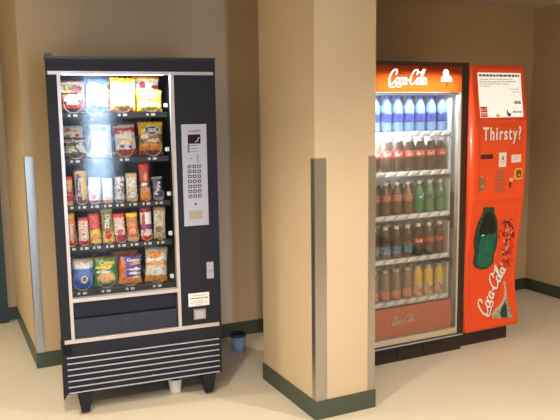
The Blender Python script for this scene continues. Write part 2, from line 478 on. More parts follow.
for r in range(7):
    for c in range(3):
        x = .679+c*.0255; z = 1.262-r*.0262
        k = box('key', KEY, kp, x, x+.019, -.017, -.013, z, z+.017, bev=.0015)
        box('key_symbol', WHITE, k, x+.006, x+.013, -.0176, -.017, z+.006, z+.011)
MB().lathe([(.006, 0), (.006, -.003)], .716, -.013, 12, 'y', 1.071).build('reset_hole', DARK, kp)
box('return_slot', BEIGE, kp, .680, .752, -.017, -.013, .992, 1.036, bev=.002)
lk = sbox('lock_plate', SILV, .768, .806, -.006, 0, .660, .750, bev=.003)
MB().lathe([(.011, 0), (.011, -.006), (.008, -.008)], .787, -.006, 14, 'y', .705).build('lock_cylinder', STEEL, lk)
sg = sbox('notice_card', PAPER, .663, .778, -.0025, 0, .513, .585)
for z, x0, x1, h in ((.570, .685, .76, .003), (.553, .672, .77, .007), (.540, .690, .745, .003), (.530, .675, .765, .003), (.520, .70, .74, .003)):
    b = MB(); x = x0
    while x < x1-.004:
        l = random.uniform(.006, .014); b.box(x, min(x+l, x1), -.0032, -.0025, z, z+h); x += l+.003
    b.build('printed_line', INK, sg)
cr = sbox('coin_return', BEIGE, .690, .755, -.008, 0, .440, .495, bev=.003)
box('coin_flap', SILV, cr, .698, .747, -.011, -.008, .447, .486, bev=.002)
# lamp tube behind the header
MB().lathe([(.011, 0), (.011, .52)], 0, 0, 12).warp(lambda p: Vector((.075+p.z, .055+p.y, 1.757+p.x))).build('lamp_tube', TUBE, sm)

TAGM = mat('grey_white_tag', (.55, .54, .52), .5)
ROWZ = (1.552, 1.322, 1.086, .872, .636)       # tray top surface
SLOT4 = (.128, .250, .375, .520)
SLOT8 = (.084, .147, .210, .276, .338, .404, .474, .543)
def helix(x, z, r, y0, y1, turns):
    n = int(turns*14)
    return [(x+r*math.sin(2*PI*turns*k/n), y0+(y1-y0)*k/n, z+r*math.cos(2*PI*turns*k/n)) for k in range(n+1)]
for i, z in enumerate(ROWZ):
    slots = SLOT4 if i in (0, 1, 4) else SLOT8
    b = MB(); b.box(.049, .60, .085, .60, z-.008, z); b.box(.049, .60, .078, .088, z-.024, z+.003)
    tr = b.build('tray', TRAY, sm)
    for x in slots:
        for dx, wdt in ((-.030, .013), (-.004, .020)) if len(slots) == 4 else ((-.022, .010), (.0, .017)):
            box('price_tag', TAGM, tr, x+dx, x+dx+wdt, .0755, .078, z-.015, z-.003)
    MB().box(.585, .603, .070, .085, z+.028, z+.048).build('selector_tab', WHITE, tr)
    for x in slots:
        r = .046 if len(slots) == 4 else .027
        MB().tube(helix(x, z+r+.004, r, .090, .096, 1.0), .0018, 5).build('spiral_end_loop', WIRE, tr)
        MB().tube(helix(x, z+r+.004, r, .232 if len(slots) == 4 else .150, .55, 4.0), .0017, 5).build('spiral', WIRE, tr)

# --- packs -------------------------------------------------------------------
def pillow(w, h, t, nx=10, nz=14, crimp=.07, wr=.0, seed=0):
    """filled pouch with flat crimped ends; bottom centre at the origin, front towards -y"""
    rnd = random.Random(seed)
    ph = [rnd.uniform(0, 6) for _ in range(4)]
    bm = bmesh.new()
    def prof(u, v):
        e = 0 if (v < crimp or v > 1-crimp) else ((v-crimp)*(1-crimp-v)*4/(1-2*crimp)**2)**.45
        return max(.0012, t/2*e*(1-abs(2*u-1)**2.6)**.6)
    F, B = [], []
    for j in range(nz+1):
        v = j/nz; rf, rb = [], []
        for i in range(nx+1):
            u = i/nx
            pin = 1-.05*math.sin(PI*v)+(.03 if v < crimp or v > 1-crimp else 0)
            x = (u-.5)*w*pin
            d = prof(u, v)
            q = wr*(math.sin(9*u+ph[0]+5*v)+math.sin(13*v+ph[1]-4*u))*(d/(t/2+1e-6))
            zz = .0025*((i % 2)*2-1) if j == nz else 0
            rf.append(bm.verts.new((x, -d-q, v*h+zz))); rb.append(bm.verts.new((x, d, v*h+zz)))
        F.append(rf); B.append(rb)
    for j in range(nz):
        for i in range(nx):
            bm.faces.new((F[j][i], F[j][i+1], F[j+1][i+1], F[j+1][i])); bm.faces.new((B[j][i+1], B[j][i], B[j+1][i], B[j+1][i+1]))
    for i in range(nx):
        bm.faces.new((B[0][i], B[0][i+1], F[0][i+1], F[0][i])); bm.faces.new((F[nz][i], F[nz][i+1], B[nz][i+1], B[nz][i]))
    for j in range(nz):
        bm.faces.new((B[j][0], F[j][0], F[j+1][0], B[j+1][0])); bm.faces.new((F[j][nx], B[j][nx], B[j+1][nx], F[j+1][nx]))
    bmesh.ops.recalc_face_normals(bm, faces=bm.faces)
    me = bpy.data.meshes.new('pouch'); bm.to_mesh(me); bm.free()
    for p in me.polygons: p.use_smooth = True
    return me
SMAT = Matrix.Translation((SX, SY, 0)) @ Matrix.Rotation(TH, 4, 'Z')
def pack(name, cat, label, group, x0, x1, z0, z1, y, m, t, lean=0, tilt=0, words=(), seed=1):
    w, h = (x1-x0)*1.07, (z1-z0)*(1.05 if y < .15 else 1.0)
    z0 += .5*w*abs(tilt)+.001
    t = min(t, .048) if y < .15 else min(t, .034)
    me = pillow(w, h, t, nx=10 if cat == 'chips' else 6, wr=t*.035, seed=seed, crimp=.075 if cat == 'chips' else .11)
    me.materials.append(m)
    o = link(name, me)
    y = {'chips': .134, 'candy bar': .119}[cat] if y < .15 else .196
    o.matrix_world = SMAT @ Matrix.Translation(((x0+x1)/2, y, z0)) @ Matrix.Rotation(-lean, 4, 'X') @ Matrix.Rotation(tilt, 4, 'Y')
    tag(o, label, cat, group)
    for s, wf, hf, cx, cz, mm, rot in words:
        vert = abs(rot) > .8
        tm = text_mesh(s, w*wf if not vert else h*wf, h*hf if not vert else w*hf, .0012, bold=.02)
        ww, hh = (w*wf, h*hf) if not vert else (h*wf, w*hf)
        R = Matrix.Rotation(-rot, 3, 'Y')
        for v in tm.vertices:
            p = R @ Vector((v.co.x-ww/2, v.co.y, v.co.z-hh/2))
            xx, zz = p.x+(cx-.5)*w, p.z+cz*h
            u, vv = min(.99, max(.01, xx/w+.5)), min(.98, max(.02, zz/h))
            cp = .075 if cat == 'chips' else .11
            e = 0 if (vv < cp or vv > 1-cp) else ((vv-cp)*(1-cp-vv)*4/(1-2*cp)**2)**.45
            d = t/2*e*(1-abs(2*u-1)**2.6)**.6+t*.05
            v.co = (xx, p.y-d-.0008, zz)
        tm.materials.append(mm)
        link('lettering', tm, o)
    return o
NAVYINK = mat('navy_print', (.02, .03, .22), .4); REDINK = mat('red_print', (.62, .02, .02), .4)
WHTINK = mat('white_print', (.9, .9, .88), .4); YELINK = mat('yellow_print', (.95, .72, .05), .4); BLKINK = mat('black_print', (.03, .02, .02), .4)
W_, Y_, O_, R_, B_, G_, K_, N_, T_ = (.85,.84,.82), (.92,.62,.04), (.85,.28,.03), (.62,.03,.02), (.04,.13,.55), (.04,.26,.07), (.02,.015,.02), (.25,.10,.04), (.72,.50,.25)
G1, G2, G3, G4, G5 = ('snack bags on the top tray', 'snack bags on the second tray', 'candy bars on the third tray', 'candy bars on the fourth tray', 'snack bags on the bottom tray')
PK = [
 # row 0
 ('chip_bag', 'chips', 'black and red chip bag at left end of the top snack tray, in front', G1, .078, .184, 1.553, 1.653, .115, pack_mat('p1', [(0,K_),(.18,R_),(.42,K_),(.62,(.75,.1,.06)),(.85,K_)], [(.45,.62,.3,.13,W_)]), .040, .12, -.03, [('Nacho', .5, .14, .5, .45, WHTINK, 0)]),
 ('chip_bag', 'chips', 'white chip bag with red and yellow oval behind the black and red bag', G1, .070, .196, 1.556, 1.722, .180, pack_mat('p2', [(0,(.6,.8,.85)),(.6,W_),(.93,(.35,.06,.04))], [(.52,.72,.36,.15,Y_),(.66,.72,.2,.11,R_)]), .045, .05, 0, [("Lays", .55, .17, .48, .74, NAVYINK, 0)]),
 ('chip_bag', 'chips', 'blue and white chip bag, second column of the top snack tray', G1, .198, .302, 1.553, 1.715, .120, pack_mat('p3', [(0,B_),(.18,(.55,.70,.9)),(.35,W_),(.62,(.45,.42,.75)),(.74,B_)], [(.45,.76,.34,.13,(.75,.35,.5)),(.25,.28,.2,.08,B_),(.7,.3,.22,.08,(.2,.45,.85))]), .050, .06, .02, [('Chips', .6, .1, .45, .76, WHTINK, .2)]),
 ('chip_bag', 'chips', 'yellow and white chip bag with dark lettering, third column of top snack tray', G1, .318, .438, 1.553, 1.722, .118, pack_mat('p4', [(0,O_),(.14,(.95,.8,.45)),(.28,W_),(.62,(.95,.72,.2)),(.70,W_),(.86,Y_)], [(.5,.64,.25,.06,O_),(.5,.45,.3,.16,(.95,.9,.7))]), .055, .05, .04, [('KAPAA', .62, .11, .52, .80, NAVYINK, 0)]),
 ('chip_bag', 'chips', 'orange and yellow bag half hidden left of the dark-lettered yellow bag', G1, .268, .340, 1.556, 1.722, .185, pack_mat('p4b', [(0,O_),(.5,Y_),(.66,O_),(.8,Y_)]), .045, .03, 0),
 ('chip_bag', 'chips', 'yellow chip bag with red mark at right end of top snack tray, in front', G1, .458, .582, 1.553, 1.664, .112, pack_mat('p5', [(0,Y_),(.2,(.9,.75,.3)),(.4,Y_),(.8,W_),(.9,Y_)], [(.5,.62,.26,.14,R_),(.3,.3,.2,.15,W_)]), .046, .14, .02, [('Frito', .4, .13, .5, .62, WHTINK, 0)]),
 ('chip_bag', 'chips', 'white and yellow chip bag with red mark behind the rightmost yellow bag', G1, .452, .580, 1.556, 1.742, .182, pack_mat('p6', [(0,Y_),(.6,W_),(.86,(.9,.8,.4)),(.93,O_)], [(.35,.76,.12,.1,R_),(.82,.68,.13,.06,R_)]), .045, .03, 0),
 # row 1
 ('chip_bag', 'chips', 'green, black and white bag at left end of the second snack tray', G2, .072, .180, 1.323, 1.424, .115, pack_mat('p7', [(0,N_),(.22,W_),(.42,(.55,.6,.15)),(.55,K_),(.72,(.65,.7,.6)),(.88,K_)], [(.72,.5,.2,.2,(.8,.85,.8)),(.6,.18,.35,.12,N_)], speck=((.05,.06,.03), 7, .58)), .040, .12, .03),
 ('chip_bag', 'chips', 'white bag with orange figures behind the green and black bag', G2, .074, .176, 1.326, 1.489, .178, pack_mat('p8', [(0,W_),(.92,(.6,.6,.55))], [(.3,.86,.14,.07,O_),(.62,.82,.16,.06,Y_),(.27,.66,.1,.06,O_),(.7,.68,.1,.05,R_)]), .042, .03, 0),
 ('chip_bag', 'chips', 'white and pale blue bag in second column of the second snack tray', G2, .212, .310, 1.323, 1.486, .120, pack_mat('p9', [(0,(.75,.75,.5)),(.1,W_),(.8,(.6,.78,.85)),(.92,W_)], [(.55,.86,.3,.06,(.3,.5,.7)),(.7,.3,.12,.06,(.75,.8,.8))]), .050, .05, 0),
 ('chip_bag', 'chips', 'brown bag half hidden left of the white and pale blue bag', G2, .172, .240, 1.326, 1.445, .182, pack_mat('p10', [(0,Y_),(.25,N_),(.5,(.5,.28,.06)),(.8,N_)]), .040, .03, 0),
 ('chip_bag', 'chips', 'red and white chip bag in third column of the second snack tray', G2, .338, .440, 1.323, 1.488, .118, pack_mat('p11', [(0,(.5,.05,.03)),(.2,W_),(.58,W_),(.68,R_),(.85,(.6,.58,.6)),(.93,(.3,.03,.03))], [(.55,.44,.34,.14,(.95,.78,.5)),(.3,.3,.1,.05,B_),(.7,.28,.1,.05,B_)]), .052, .06, -.05, [('Zapp', .6, .13, .5, .72, WHTINK, .15)]),
 ('chip_bag', 'chips', 'yellow and brown chip bag with dark badge at right end of second tray', G2, .458, .580, 1.323, 1.495, .116, pack_mat('p12', [(0,(.3,.07,.05)),(.16,(.55,.25,.05)),(.28,O_),(.36,(.35,.2,.08)),(.62,Y_)], [(.55,.75,.33,.15,(.7,.72,.65)),(.55,.75,.27,.12,(.03,.05,.12)),(.25,.55,.15,.07,W_),(.6,.45,.25,.06,(.8,.7,.5))]), .055, .05, 0, [('000', .36, .13, .55, .75, WHTINK, 0)]),
 # row 2 candy bars
 ('candy_bar', 'candy bar', 'red and yellow candy bar with red top at left end of third tray', G3, .066, .104, 1.087, 1.226, .112, pack_mat('c1', [(0,(.75,.4,.2)),(.12,R_),(.45,(.8,.3,.15)),(.55,(.75,.5,.25)),(.72,Y_),(.86,(.75,.04,.03))]), .020, .06, 0),
 ('candy_bar', 'candy bar', 'tall brown and gold candy bar with blue lettering on third tray', G3, .120, .176, 1.087, 1.258, .112, pack_mat('c2', [(0,N_),(.12,(.8,.5,.12)),(.85,T_),(.94,N_)], [(.35,.45,.24,.42,(.08,.05,.35)),(.68,.4,.16,.3,Y_)]), .022, .06, -.02, [('BUTTER', .55, .32, .42, .5, WHTINK, 1.45)]),
 ('candy_bar', 'candy bar', 'white candy bar with red spots, third from left on third tray', G3, .184, .238, 1.087, 1.216, .112, pack_mat('c3', [(0,R_),(.1,W_),(.9,(.7,.75,.8))], [(.5,.28,.25,.12,(.8,.3,.3)),(.25,.6,.1,.2,(.75,.8,.95))]), .022, .06, .02),
 ('candy_bar', 'candy bar', 'plain white candy bar right of the red-spotted one on third tray', G3, .256, .304, 1.087, 1.210, .112, pack_mat('c4', [(0,O_),(.1,W_),(.85,(.75,.85,.9))], [(.5,.2,.22,.1,(.85,.5,.4))]), .022, .06, 0),
 ('candy_bar', 'candy bar', 'white and black speckled candy bar, fifth from left on third tray', G3, .320, .364, 1.087, 1.216, .112, pack_mat('c5', [(0,(.2,.1,.1)),(.08,W_),(.94,(.3,.3,.4))], [(.55,.3,.35,.2,W_)], speck=((.1,.06,.1), 6, .55)), .022, .06, .02),
 ('candy_bar', 'candy bar', 'tan and white candy bar, sixth from left on third tray', G3, .378, .432, 1.087, 1.230, .112, pack_mat('c6', [(0,T_),(.12,W_),(.5,(.85,.8,.7)),(.62,W_),(.84,T_)], [(.55,.42,.25,.08,(.8,.6,.4))]), .022, .06, .0),
 ('candy_bar', 'candy bar', 'tall red candy bar with orange base, seventh from left on third tray', G3, .452, .504, 1.087, 1.280, .112, pack_mat('c7', [(0,O_),(.2,(.7,.35,.2)),(.34,(.25,.05,.05)),(.5,(.55,.08,.06)),(.8,(.65,.06,.05))], [(.4,.42,.3,.05,W_),(.6,.62,.2,.08,(.8,.3,.2))]), .024, .05, -.03),
 ('candy_bar', 'candy bar', 'navy candy bar with white writing at right end of third tray', G3, .520, .574, 1.087, 1.205, .112, pack_mat('c8', [(0,(.2,.25,.3)),(.12,(.03,.05,.12)),(.9,(.3,.35,.4))], [(.3,.6,.2,.3,(.12,.14,.25))]), .022, .06, -.06, [('Pays', .6, .45, .5, .5, WHTINK, 1.3)]),
 # row 3 candy bars
 ('candy_bar', 'candy bar', 'orange and brown candy bar leaning at left end of fourth tray', G4, .069, .114, .873, 1.040, .112, pack_mat('d1', [(0,R_),(.12,(.5,.12,.05)),(.6,O_),(.82,Y_),(.93,N_)], [(.5,.35,.2,.3,(.8,.45,.2))]), .022, .06, -.07, [('WHATS', .5, .35, .5, .4, WHTINK, 1.4)]),
 ('candy_bar', 'candy bar', 'short red and white candy bar, second from left on fourth tray', G4, .124, .172, .873, 1.010, .112, pack_mat('d2', [(0,R_),(.14,(.85,.7,.65)),(.86,R_)], [(.5,.5,.2,.3,(.6,.05,.05)),(.5,.3,.3,.05,W_)]), .022, .06, 0, [('CRIS', .5, .42, .5, .5, WHTINK, 1.5)]),
 ('candy_bar', 'candy bar', 'red candy bar with yellow base, third from left on fourth tray', G4, .184, .236, .873, 1.028, .112, pack_mat('d3', [(0,Y_),(.12,O_),(.2,Y_),(.45,(.7,.07,.05)),(.9,(.5,.05,.05))], [(.5,.22,.28,.14,(.85,.4,.05))]), .022, .06, -.05),
 ('candy_bar', 'candy bar', 'olive and black candy bar with white lettering, fourth on fourth tray', G4, .248, .304, .873, 1.054, .112, pack_mat('d4', [(0,Y_),(.3,(.3,.28,.05)),(.85,(.45,.42,.12)),(.93,(.2,.18,.1))], [(.5,.22,.3,.13,R_),(.55,.6,.24,.25,(.06,.06,.03))]), .024, .06, -.05, [('ZERO', .4, .38, .5, .6, WHTINK, 1.4)]),
 ('candy_bar', 'candy bar', 'pink and white candy bar with red top, fifth on fourth tray', G4, .308, .362, .873, 1.018, .112, pack_mat('d5', [(0,R_),(.12,(.4,.03,.05)),(.25,W_),(.5,(.8,.55,.5)),(.85,(.75,.04,.03))], [(.5,.35,.3,.1,(.7,.1,.1))]), .022, .06, -.03),
 ('candy_bar', 'candy bar', 'orange candy bar with brown middle, sixth on fourth tray', G4, .374, .430, .873, 1.018, .112, pack_mat('d6', [(0,(.6,.5,.3)),(.12,(.75,.15,.05)),(.5,(.8,.3,.12)),(.62,(.55,.25,.05)),(.84,Y_)], [(.5,.35,.3,.1,(.9,.4,.2))]), .022, .06, -.03),
 ('candy_bar', 'candy bar', 'tall maroon and white candy bar, seventh on fourth tray', G4, .446, .504, .873, 1.050, .112, pack_mat('d7', [(0,R_),(.12,(.8,.75,.75)),(.3,(.2,.05,.25)),(.45,(.8,.75,.7)),(.8,(.35,.04,.08))], [(.3,.5,.14,.3,(.5,.06,.1)),(.55,.22,.25,.1,(.9,.85,.85))]), .024, .06, -.02),
 ('candy_bar', 'candy bar', 'beige candy bar with grey print at right end of fourth tray', G4, .514, .574, .873, 1.040, .112, pack_mat('d8', [(0,(.55,.45,.25)),(.2,(.75,.68,.5)),(.86,(.55,.35,.2))], [(.45,.3,.3,.1,(.2,.2,.2)),(.5,.65,.22,.16,(.5,.55,.4))]), .022, .06, .03),
 # row 4
 ('snack_bag', 'chips', 'blue snack bag with grey top at left end of the bottom snack tray', G5, .082, .184, .637, .792, .115, pack_mat('e1', [(0,(.03,.12,.5)),(.3,(.05,.2,.65)),(.66,(.6,.6,.55)),(.86,(.25,.25,.22))], [(.55,.30,.17,.12,W_),(.55,.31,.11,.08,N_),(.3,.45,.14,.12,(.15,.2,.7))]), .048, .05, .02, [('Riftas', .62, .14, .5, .73, WHTINK, 0)]),
 ('snack_bag', 'chips', 'green snack bag with yellow lettering on the bottom snack tray', G5, .194, .312, .637, .793, .115, pack_mat('e2', [(0,(.03,.22,.06)),(.86,(.10,.12,.05))], [(.5,.28,.36,.18,(.75,.45,.15)),(.4,.5,.3,.05,W_),(.42,.64,.36,.06,Y_)]), .050, .06, .0, [('Casino', .6, .15, .55, .80, YELINK, 0)]),
 ('snack_bag', 'chips', 'blue and orange snack bag, third column of the bottom snack tray', G5, .322, .436, .637, .790, .115, pack_mat('e3', [(0,O_),(.22,(.07,.06,.35)),(.9,(.12,.03,.03))], [(.16,.5,.13,.4,(.8,.2,.05)),(.68,.5,.26,.05,W_),(.66,.36,.26,.04,W_),(.75,.22,.2,.05,(.9,.6,.3)),(.68,.68,.24,.05,(.75,.35,.2))]), .050, .06, .03, [('Gusto', .55, .1, .62, .82, WHTINK, 0)]),
 ('snack_bag', 'chips', 'red bag lying behind the blue and orange bag of the bottom tray', G5, .300, .430, .640, .812, .182, pack_mat('e3b', [(0,R_),(.8,(.7,.12,.04)),(.95,(.4,.1,.05))]), .040, .02, 0),
 ('snack_bag', 'chips', 'orange and cream snack bag at right end of the bottom snack tray', G5, .462, .576, .634, .818, .115, pack_mat('e4', [(0,(.75,.28,.03)),(.18,W_),(.42,(.8,.75,.65)),(.48,O_),(.54,W_),(.68,(.75,.7,.6)),(.9,(.45,.4,.3))], [(.42,.76,.3,.1,O_),(.5,.58,.35,.03,(.6,.3,.1)),(.7,.1,.25,.07,O_)]), .055, .06, .05),
]
for i, p in enumerate(PK):
    name, cat, label, group, x0, x1, z0, z1, y, m, t, lean, tilt = p[:13]
    pack(name, cat, label, group, x0, x1, z0+.0015, z1, y, m, t, lean, tilt, p[13] if len(p) > 13 else (), seed=i)

# ------------------------------------------------------------------ drinks machine
DX, DY = 2.22, 3.4172            # front left corner on the floor
DW, DH, DD = 1.20, 1.83, .88
dm = empty('drinks_vending_machine', (DX, DY, 0))
tag(dm, 'red and black drinks vending machine with glass door, right of the pillar', 'vending machine')
def X(w): return w-DX            # world x to local
def dbox(name, m, *a, bev=0, parent=None): return box(name, m, parent or dm, *a, bev=bev)
xg0, xg1, xf = .045, X(2.922), X(2.972)
IW = X(2.965)
b = MB()
b.box(0, .03, .03, DD, .03, DH); b.box(IW+.005, DW-.01, .05, DD, .12, DH-.01); b.box(.03, IW+.005, .03, DD, DH-.10, DH)
b.box(.03, IW+.005, DD-.03, DD, .12, DH-.10); b.box(.03, IW+.005, .06, DD-.03, .12, .17)
b.build('cabinet', FRAME, dm)
b = MB(); b.box(.031, .04, .05, DD-.04, .171, 1.72); b.box(IW-.005, IW+.004, .035, DD-.04, .171, 1.72); b.box(.04, IW-.005, DD-.04, DD-.031, .171, 1.72); b.box(.04, IW-.005, .06, DD-.04, .1701, .175); b.box(.04, IW-.005, .06, DD-.04, 1.715, 1.725)
b.build('interior_lining', COOLW, dm)
# door
b = MB(); b.box(0, xf, 0, .035, 1.806, DH); b.box(xg1, xf, 0, .035, .115, 1.806); b.box(0, xg0, 0, .035, .115, 1.806); b.bevel(.004)
b.build('door_frame', FRAME, dm)
b = MB(); b.bm.faces.new([b.bm.verts.new(p) for p in ((xg0, .003, 1.652), (xg1, .003, 1.652), (xg1, .003, 1.806), (xg0, .003, 1.806))])
hd = b.build('lit_header', HEADER, dm)
b = MB(); b.box(xg0, xg1, .10, .11, 1.645, 1.815); b.box(xg0, xg1, .012, .10, 1.640, 1.650); b.box(xg0, xg1, .04, .10, 1.806, 1.815); b.build('header_lamp_box', COOLW, dm)
me = script_mesh(.300, .104, .072, .002); me.materials.append(LIT_WHITE); o = link('script_lettering', me, hd); o.location = (X(2.372), .0015, 1.680)
b = MB()
b.lathe([(.022, 0), (.022, -.002)], .0, 0, 18, 'y', .052)
b.prism([(-.034, 0), (.044, 0), (.048, .012), (.040, .030), (.018, .040), (-.020, .036), (-.036, .022)], -.002, 0)
o = b.build('header_emblem', LIT_WHITE, hd); o.location = (X(2.795), .0015, 1.714)
b = MB().prism([(-.002, 0), (.008, 0), (.010, .018), (0, .018)], -.002, 0); o = b.build('emblem_mark', REDSLOT, hd); o.location = (X(2.800), .0015, 1.690)
b = MB(); b.box(xg0, xg1, .0, .035, .122, .158); b.bevel(.004); b.build('door_bottom_rail', DOORSILV, dm)
b = MB(); b.box(xg1-.012, xg1, .0, .035, .158, 1.652); b.build('door_gasket', DOORSILV, dm)
dbox('door_glass', GLC, xg0, xg1-.012, .012, .017, .158, 1.652)
rb = dbox('red_kick_band', REDBAND, xg0, X(2.890), .020, .024, .165, .345)
me = script_mesh(.180, .056, .07, .001); me.materials.append(mat('dull_cream_script', (.62, .48, .36), .5)); o = link('script_lettering', me, rb); o.location = (X(2.425), .0115, .236)
# brown block on the right inner wall
dbox('brown_wall_block', mat('brown_block', (.16, .10, .055), .5), IW-.022, IW-.006, .05, .135, .79, 1.02, bev=.003)
# base grille
b = MB(); b.box(0, xf, .02, .06, .0, .114); b.box(0, DW-.02, .055, DD, .0, .11); b.build('base_grille', FRAME, dm)
dbox('base_glint_strip', LOUV, 0, xf, .0, .02, .102, .108)  # bright strip put in for the glint along the base gap
for x0, x1 in ((.06, .22), (.25, .42), (.45, .62)):
    dbox('grille_slot', DARK, x0, x1, .014, .02, .035, .075)
# control panel: a face that bulges at the buttons and flares at the foot
PZ = [0.11,.126,.336,.475,.68,.95,1.22,1.49,1.6,1.82,1.84]; PD = [-.032,-.029,.012,.018,-.003,-.033,-.046,-.042,-.022,.005,.006]
def prof(z):
    # smooth interpolation of the measured profile
    def lin(q):
        for i in range(len(PZ)-1):
            if q <= PZ[i+1]: 
                t = max(0, (q-PZ[i])/(PZ[i+1]-PZ[i])); return PD[i]+(PD[i+1]-PD[i])*t
        return PD[-1]
    return sum(lin(z+k*.02) for k in range(-3, 4))/7
PXL, PXR = X(2.976), X(3.440)
def sstep(a, b, t):
    t = min(1, max(0, (t-a)/(b-a))); return t*t*(3-2*t)
def inset(x, z):
    d = 0
    ex = min(x-PXL, PXR-x)
    d += .022*(1-sstep(0, .022, ex))**2
    d += .012*(1-sstep(0, .02, min(1.82-z, z-.112)))**2
    for (x0, x1, z0, z1, q) in ((X(3.034), X(3.404), 1.484, 1.782, .006), (X(3.034), X(3.410), 1.008, 1.472, .008), (X(3.030), X(3.405), .150, .950, .005)):
        m = min(x-x0, x1-x, z-z0, z1-z)
        d += q*sstep(-.004, .006, m)
    d -= .008*math.exp(-((z-.978)/.012)**2)*sstep(0, .03, ex)
    return d
b = MB(); nx, nz = 60, 190
G = [[b.bm.verts.new((PXL+(PXR-PXL)*i/nx, prof(.112+1.708*j/nz)+inset(PXL+(PXR-PXL)*i/nx, .112+1.708*j/nz), .112+1.708*j/nz)) for i in range(nx+1)] for j in range(nz+1)]
for j in range(nz):
    for i in range(nx): b.bm.faces.new((G[j][i], G[j][i+1], G[j+1][i+1], G[j+1][i]))
Bk = [[b.bm.verts.new((x, .10, .112+1.708*j/nz)) for x in (PXL, PXR)] for j in range(nz+1)]
for j in range(nz):
    b.bm.faces.new((Bk[j][0], G[j][0], G[j+1][0], Bk[j+1][0])); b.bm.faces.new((G[j][nx], Bk[j][1], Bk[j+1][1], G[j+1][nx]))
    b.bm.faces.new((Bk[j][1], Bk[j][0], Bk[j+1][0], Bk[j+1][1]))
b.bm.faces.new([Bk[0][0]]+[Bk[0][1]]+G[0][::-1]); b.bm.faces.new([Bk[nz][1]]+[Bk[nz][0]]+G[nz])
cp = b.build('control_panel', RED, dm, smooth=True)
def on_panel(mb, off=0):
    """lay flat x(world), y, z shapes on the panel face"""
    return mb.warp(lambda p: Vector((X(p.x), prof(p.z)+inset(X(p.x), p.z)+p.y-off, p.z)))
def subdiv(mb, n=2):
    bmesh.ops.subdivide_edges(mb.bm, edges=mb.bm.edges[:], cuts=n, use_grid_fill=True); return mb
def pslab(name, m, x0, x1, z0, z1, t=.004, parent=None, off=0, cuts=4):
    return on_panel(subdiv(MB().box(x0, x1, -t, .0005, z0, z1), cuts), off).build(name, m, parent or cp)
def pmesh(name, m, me, x, z, off=0, parent=None, rot=0):
    R = Matrix.Rotation(-rot, 3, 'Y')
    mb = MB().add(me); mb.warp(lambda p: R @ p + Vector((x, 0, z)))
    return on_panel(mb, off).build(name, m, parent or cp)
def pprism(name, m, pts, t=.002, off=0, parent=None):
    return on_panel(MB().prism(pts, -t, .0005), off).build(name, m, parent or cp)
# instruction card
sg = pslab('instruction_card', LIT_SIGN, 3.044, 3.398, 1.494, 1.772, .003)
def ink_rows(rows, y0=-.0042, y1=-.003):
    b = MB()
    for z, x0, x1, h in rows:
        x = x0
        while x < x1-.006:
            l = random.uniform(.012, .030); b.box(x, min(x+l, x1), y0, y1, z, z+h); x += l+.006
    return on_panel(b)
ink_rows([(1.748, 3.052, 3.384, .013)]).build('card_heading', INK, sg)
GREYP = mat('pale_grey_print', (.5, .49, .47), .6)
ink_rows([(1.728, 3.058, 3.33, .005), (1.714, 3.056, 3.36, .005), (1.700, 3.056, 3.30, .005), (1.686, 3.054, 3.14, .005), (1.668, 3.30, 3.385, .004), (1.650, 3.32, 3.38, .004), (1.520, 3.31, 3.385, .012)]).build('card_print', GREYP, sg)
pmesh('card_digits', INK, text_mesh('008', .056, .020, .001, .03), 3.328, 1.576, .003, sg)
for z0, z1 in ((1.526, 1.562), (1.497, 1.522)):
    q = pslab('red_logo_square', mat('red_card_print', (.70, .04, .04), .5), 3.046, 3.100, z0, z1, .0042, sg)
    me = script_mesh(.046, .016, .09, .0006); pmesh('script_lettering', WHTINK, me, 3.050, z0+.009, .0042, q)
pprism('hand_symbol', INK, [(3.262,1.540),(3.268,1.540),(3.272,1.522),(3.292,1.518),(3.296,1.505),(3.280,1.497),(3.268,1.502),(3.258,1.518)], .0042, 0, sg)
pprism('gold_symbol', GOLD, [(3.168,1.498),(3.200,1.498),(3.196,1.516),(3.188,1.508),(3.182,1.518),(3.174,1.508),(3.170,1.514)], .0042, 0, sg)
# Thirsty?
TW = .316
me = text_mesh('Thirsty?', TW, .112, .002, .022, 0, 1.28)
pmesh('slogan_shadow', REDSLOT, me, 3.068, 1.320, .0003)
pmesh('slogan_lettering', SCRIPT, me, 3.064, 1.324, .0025)
# selection panel
pslab('note_slot', REDSLOT, 3.050, 3.150, 1.236, 1.264, .002)
st = pslab('price_sticker', PAPER, 3.202, 3.262, 1.180, 1.272, .002)
pprism('sticker_print', INK, [(3.226,1.225),(3.240,1.225),(3.238,1.250),(3.230,1.250)], .003, 0, st)
ink_rows([(1.212, 3.212, 3.252, .006), (1.198, 3.212, 3.248, .005)], -.0032, -.002).build('sticker_lines', GREYP, st)
sq = pslab('red_square_plate', RED, 3.290, 3.396, 1.195, 1.290, .003)
cd = pslab('white_card', PAPER, 3.304, 3.384, 1.204, 1.254, .0045, sq)
ink_rows([(1.238, 3.318, 3.37, .006), (1.222, 3.318, 3.37, .005)], -.0055, -.0045).build('card_lines', GREYP, cd)
def rrect(x0, x1, z0, z1, r, n=5):
    P = []
    for cx, cz, a in ((x1-r, z1-r, 0), (x0+r, z1-r, PI/2), (x0+r, z0+r, PI), (x1-r, z0+r, 1.5*PI)):
        P += [(cx+r*math.cos(a+k*PI/2/n), cz+r*math.sin(a+k*PI/2/n)) for k in range(n+1)]
    return P
gr = pprism('coin_bezel', GOLD, rrect(3.338, 3.404, 1.092, 1.166, .020), .005)
bz = pprism('coin_plate', mat('brown_coin_plate', (.25, .07, .02), .4), rrect(3.348, 3.394, 1.102, 1.156, .014), .007, 0, gr)
pprism('coin_mark', GOLD, [(3.362,1.112),(3.380,1.118),(3.378,1.128),(3.366,1.122)], .008, 0, bz)
KEYB = mat('grey_red_button', (.30, .17, .12), .35, metal=.3)
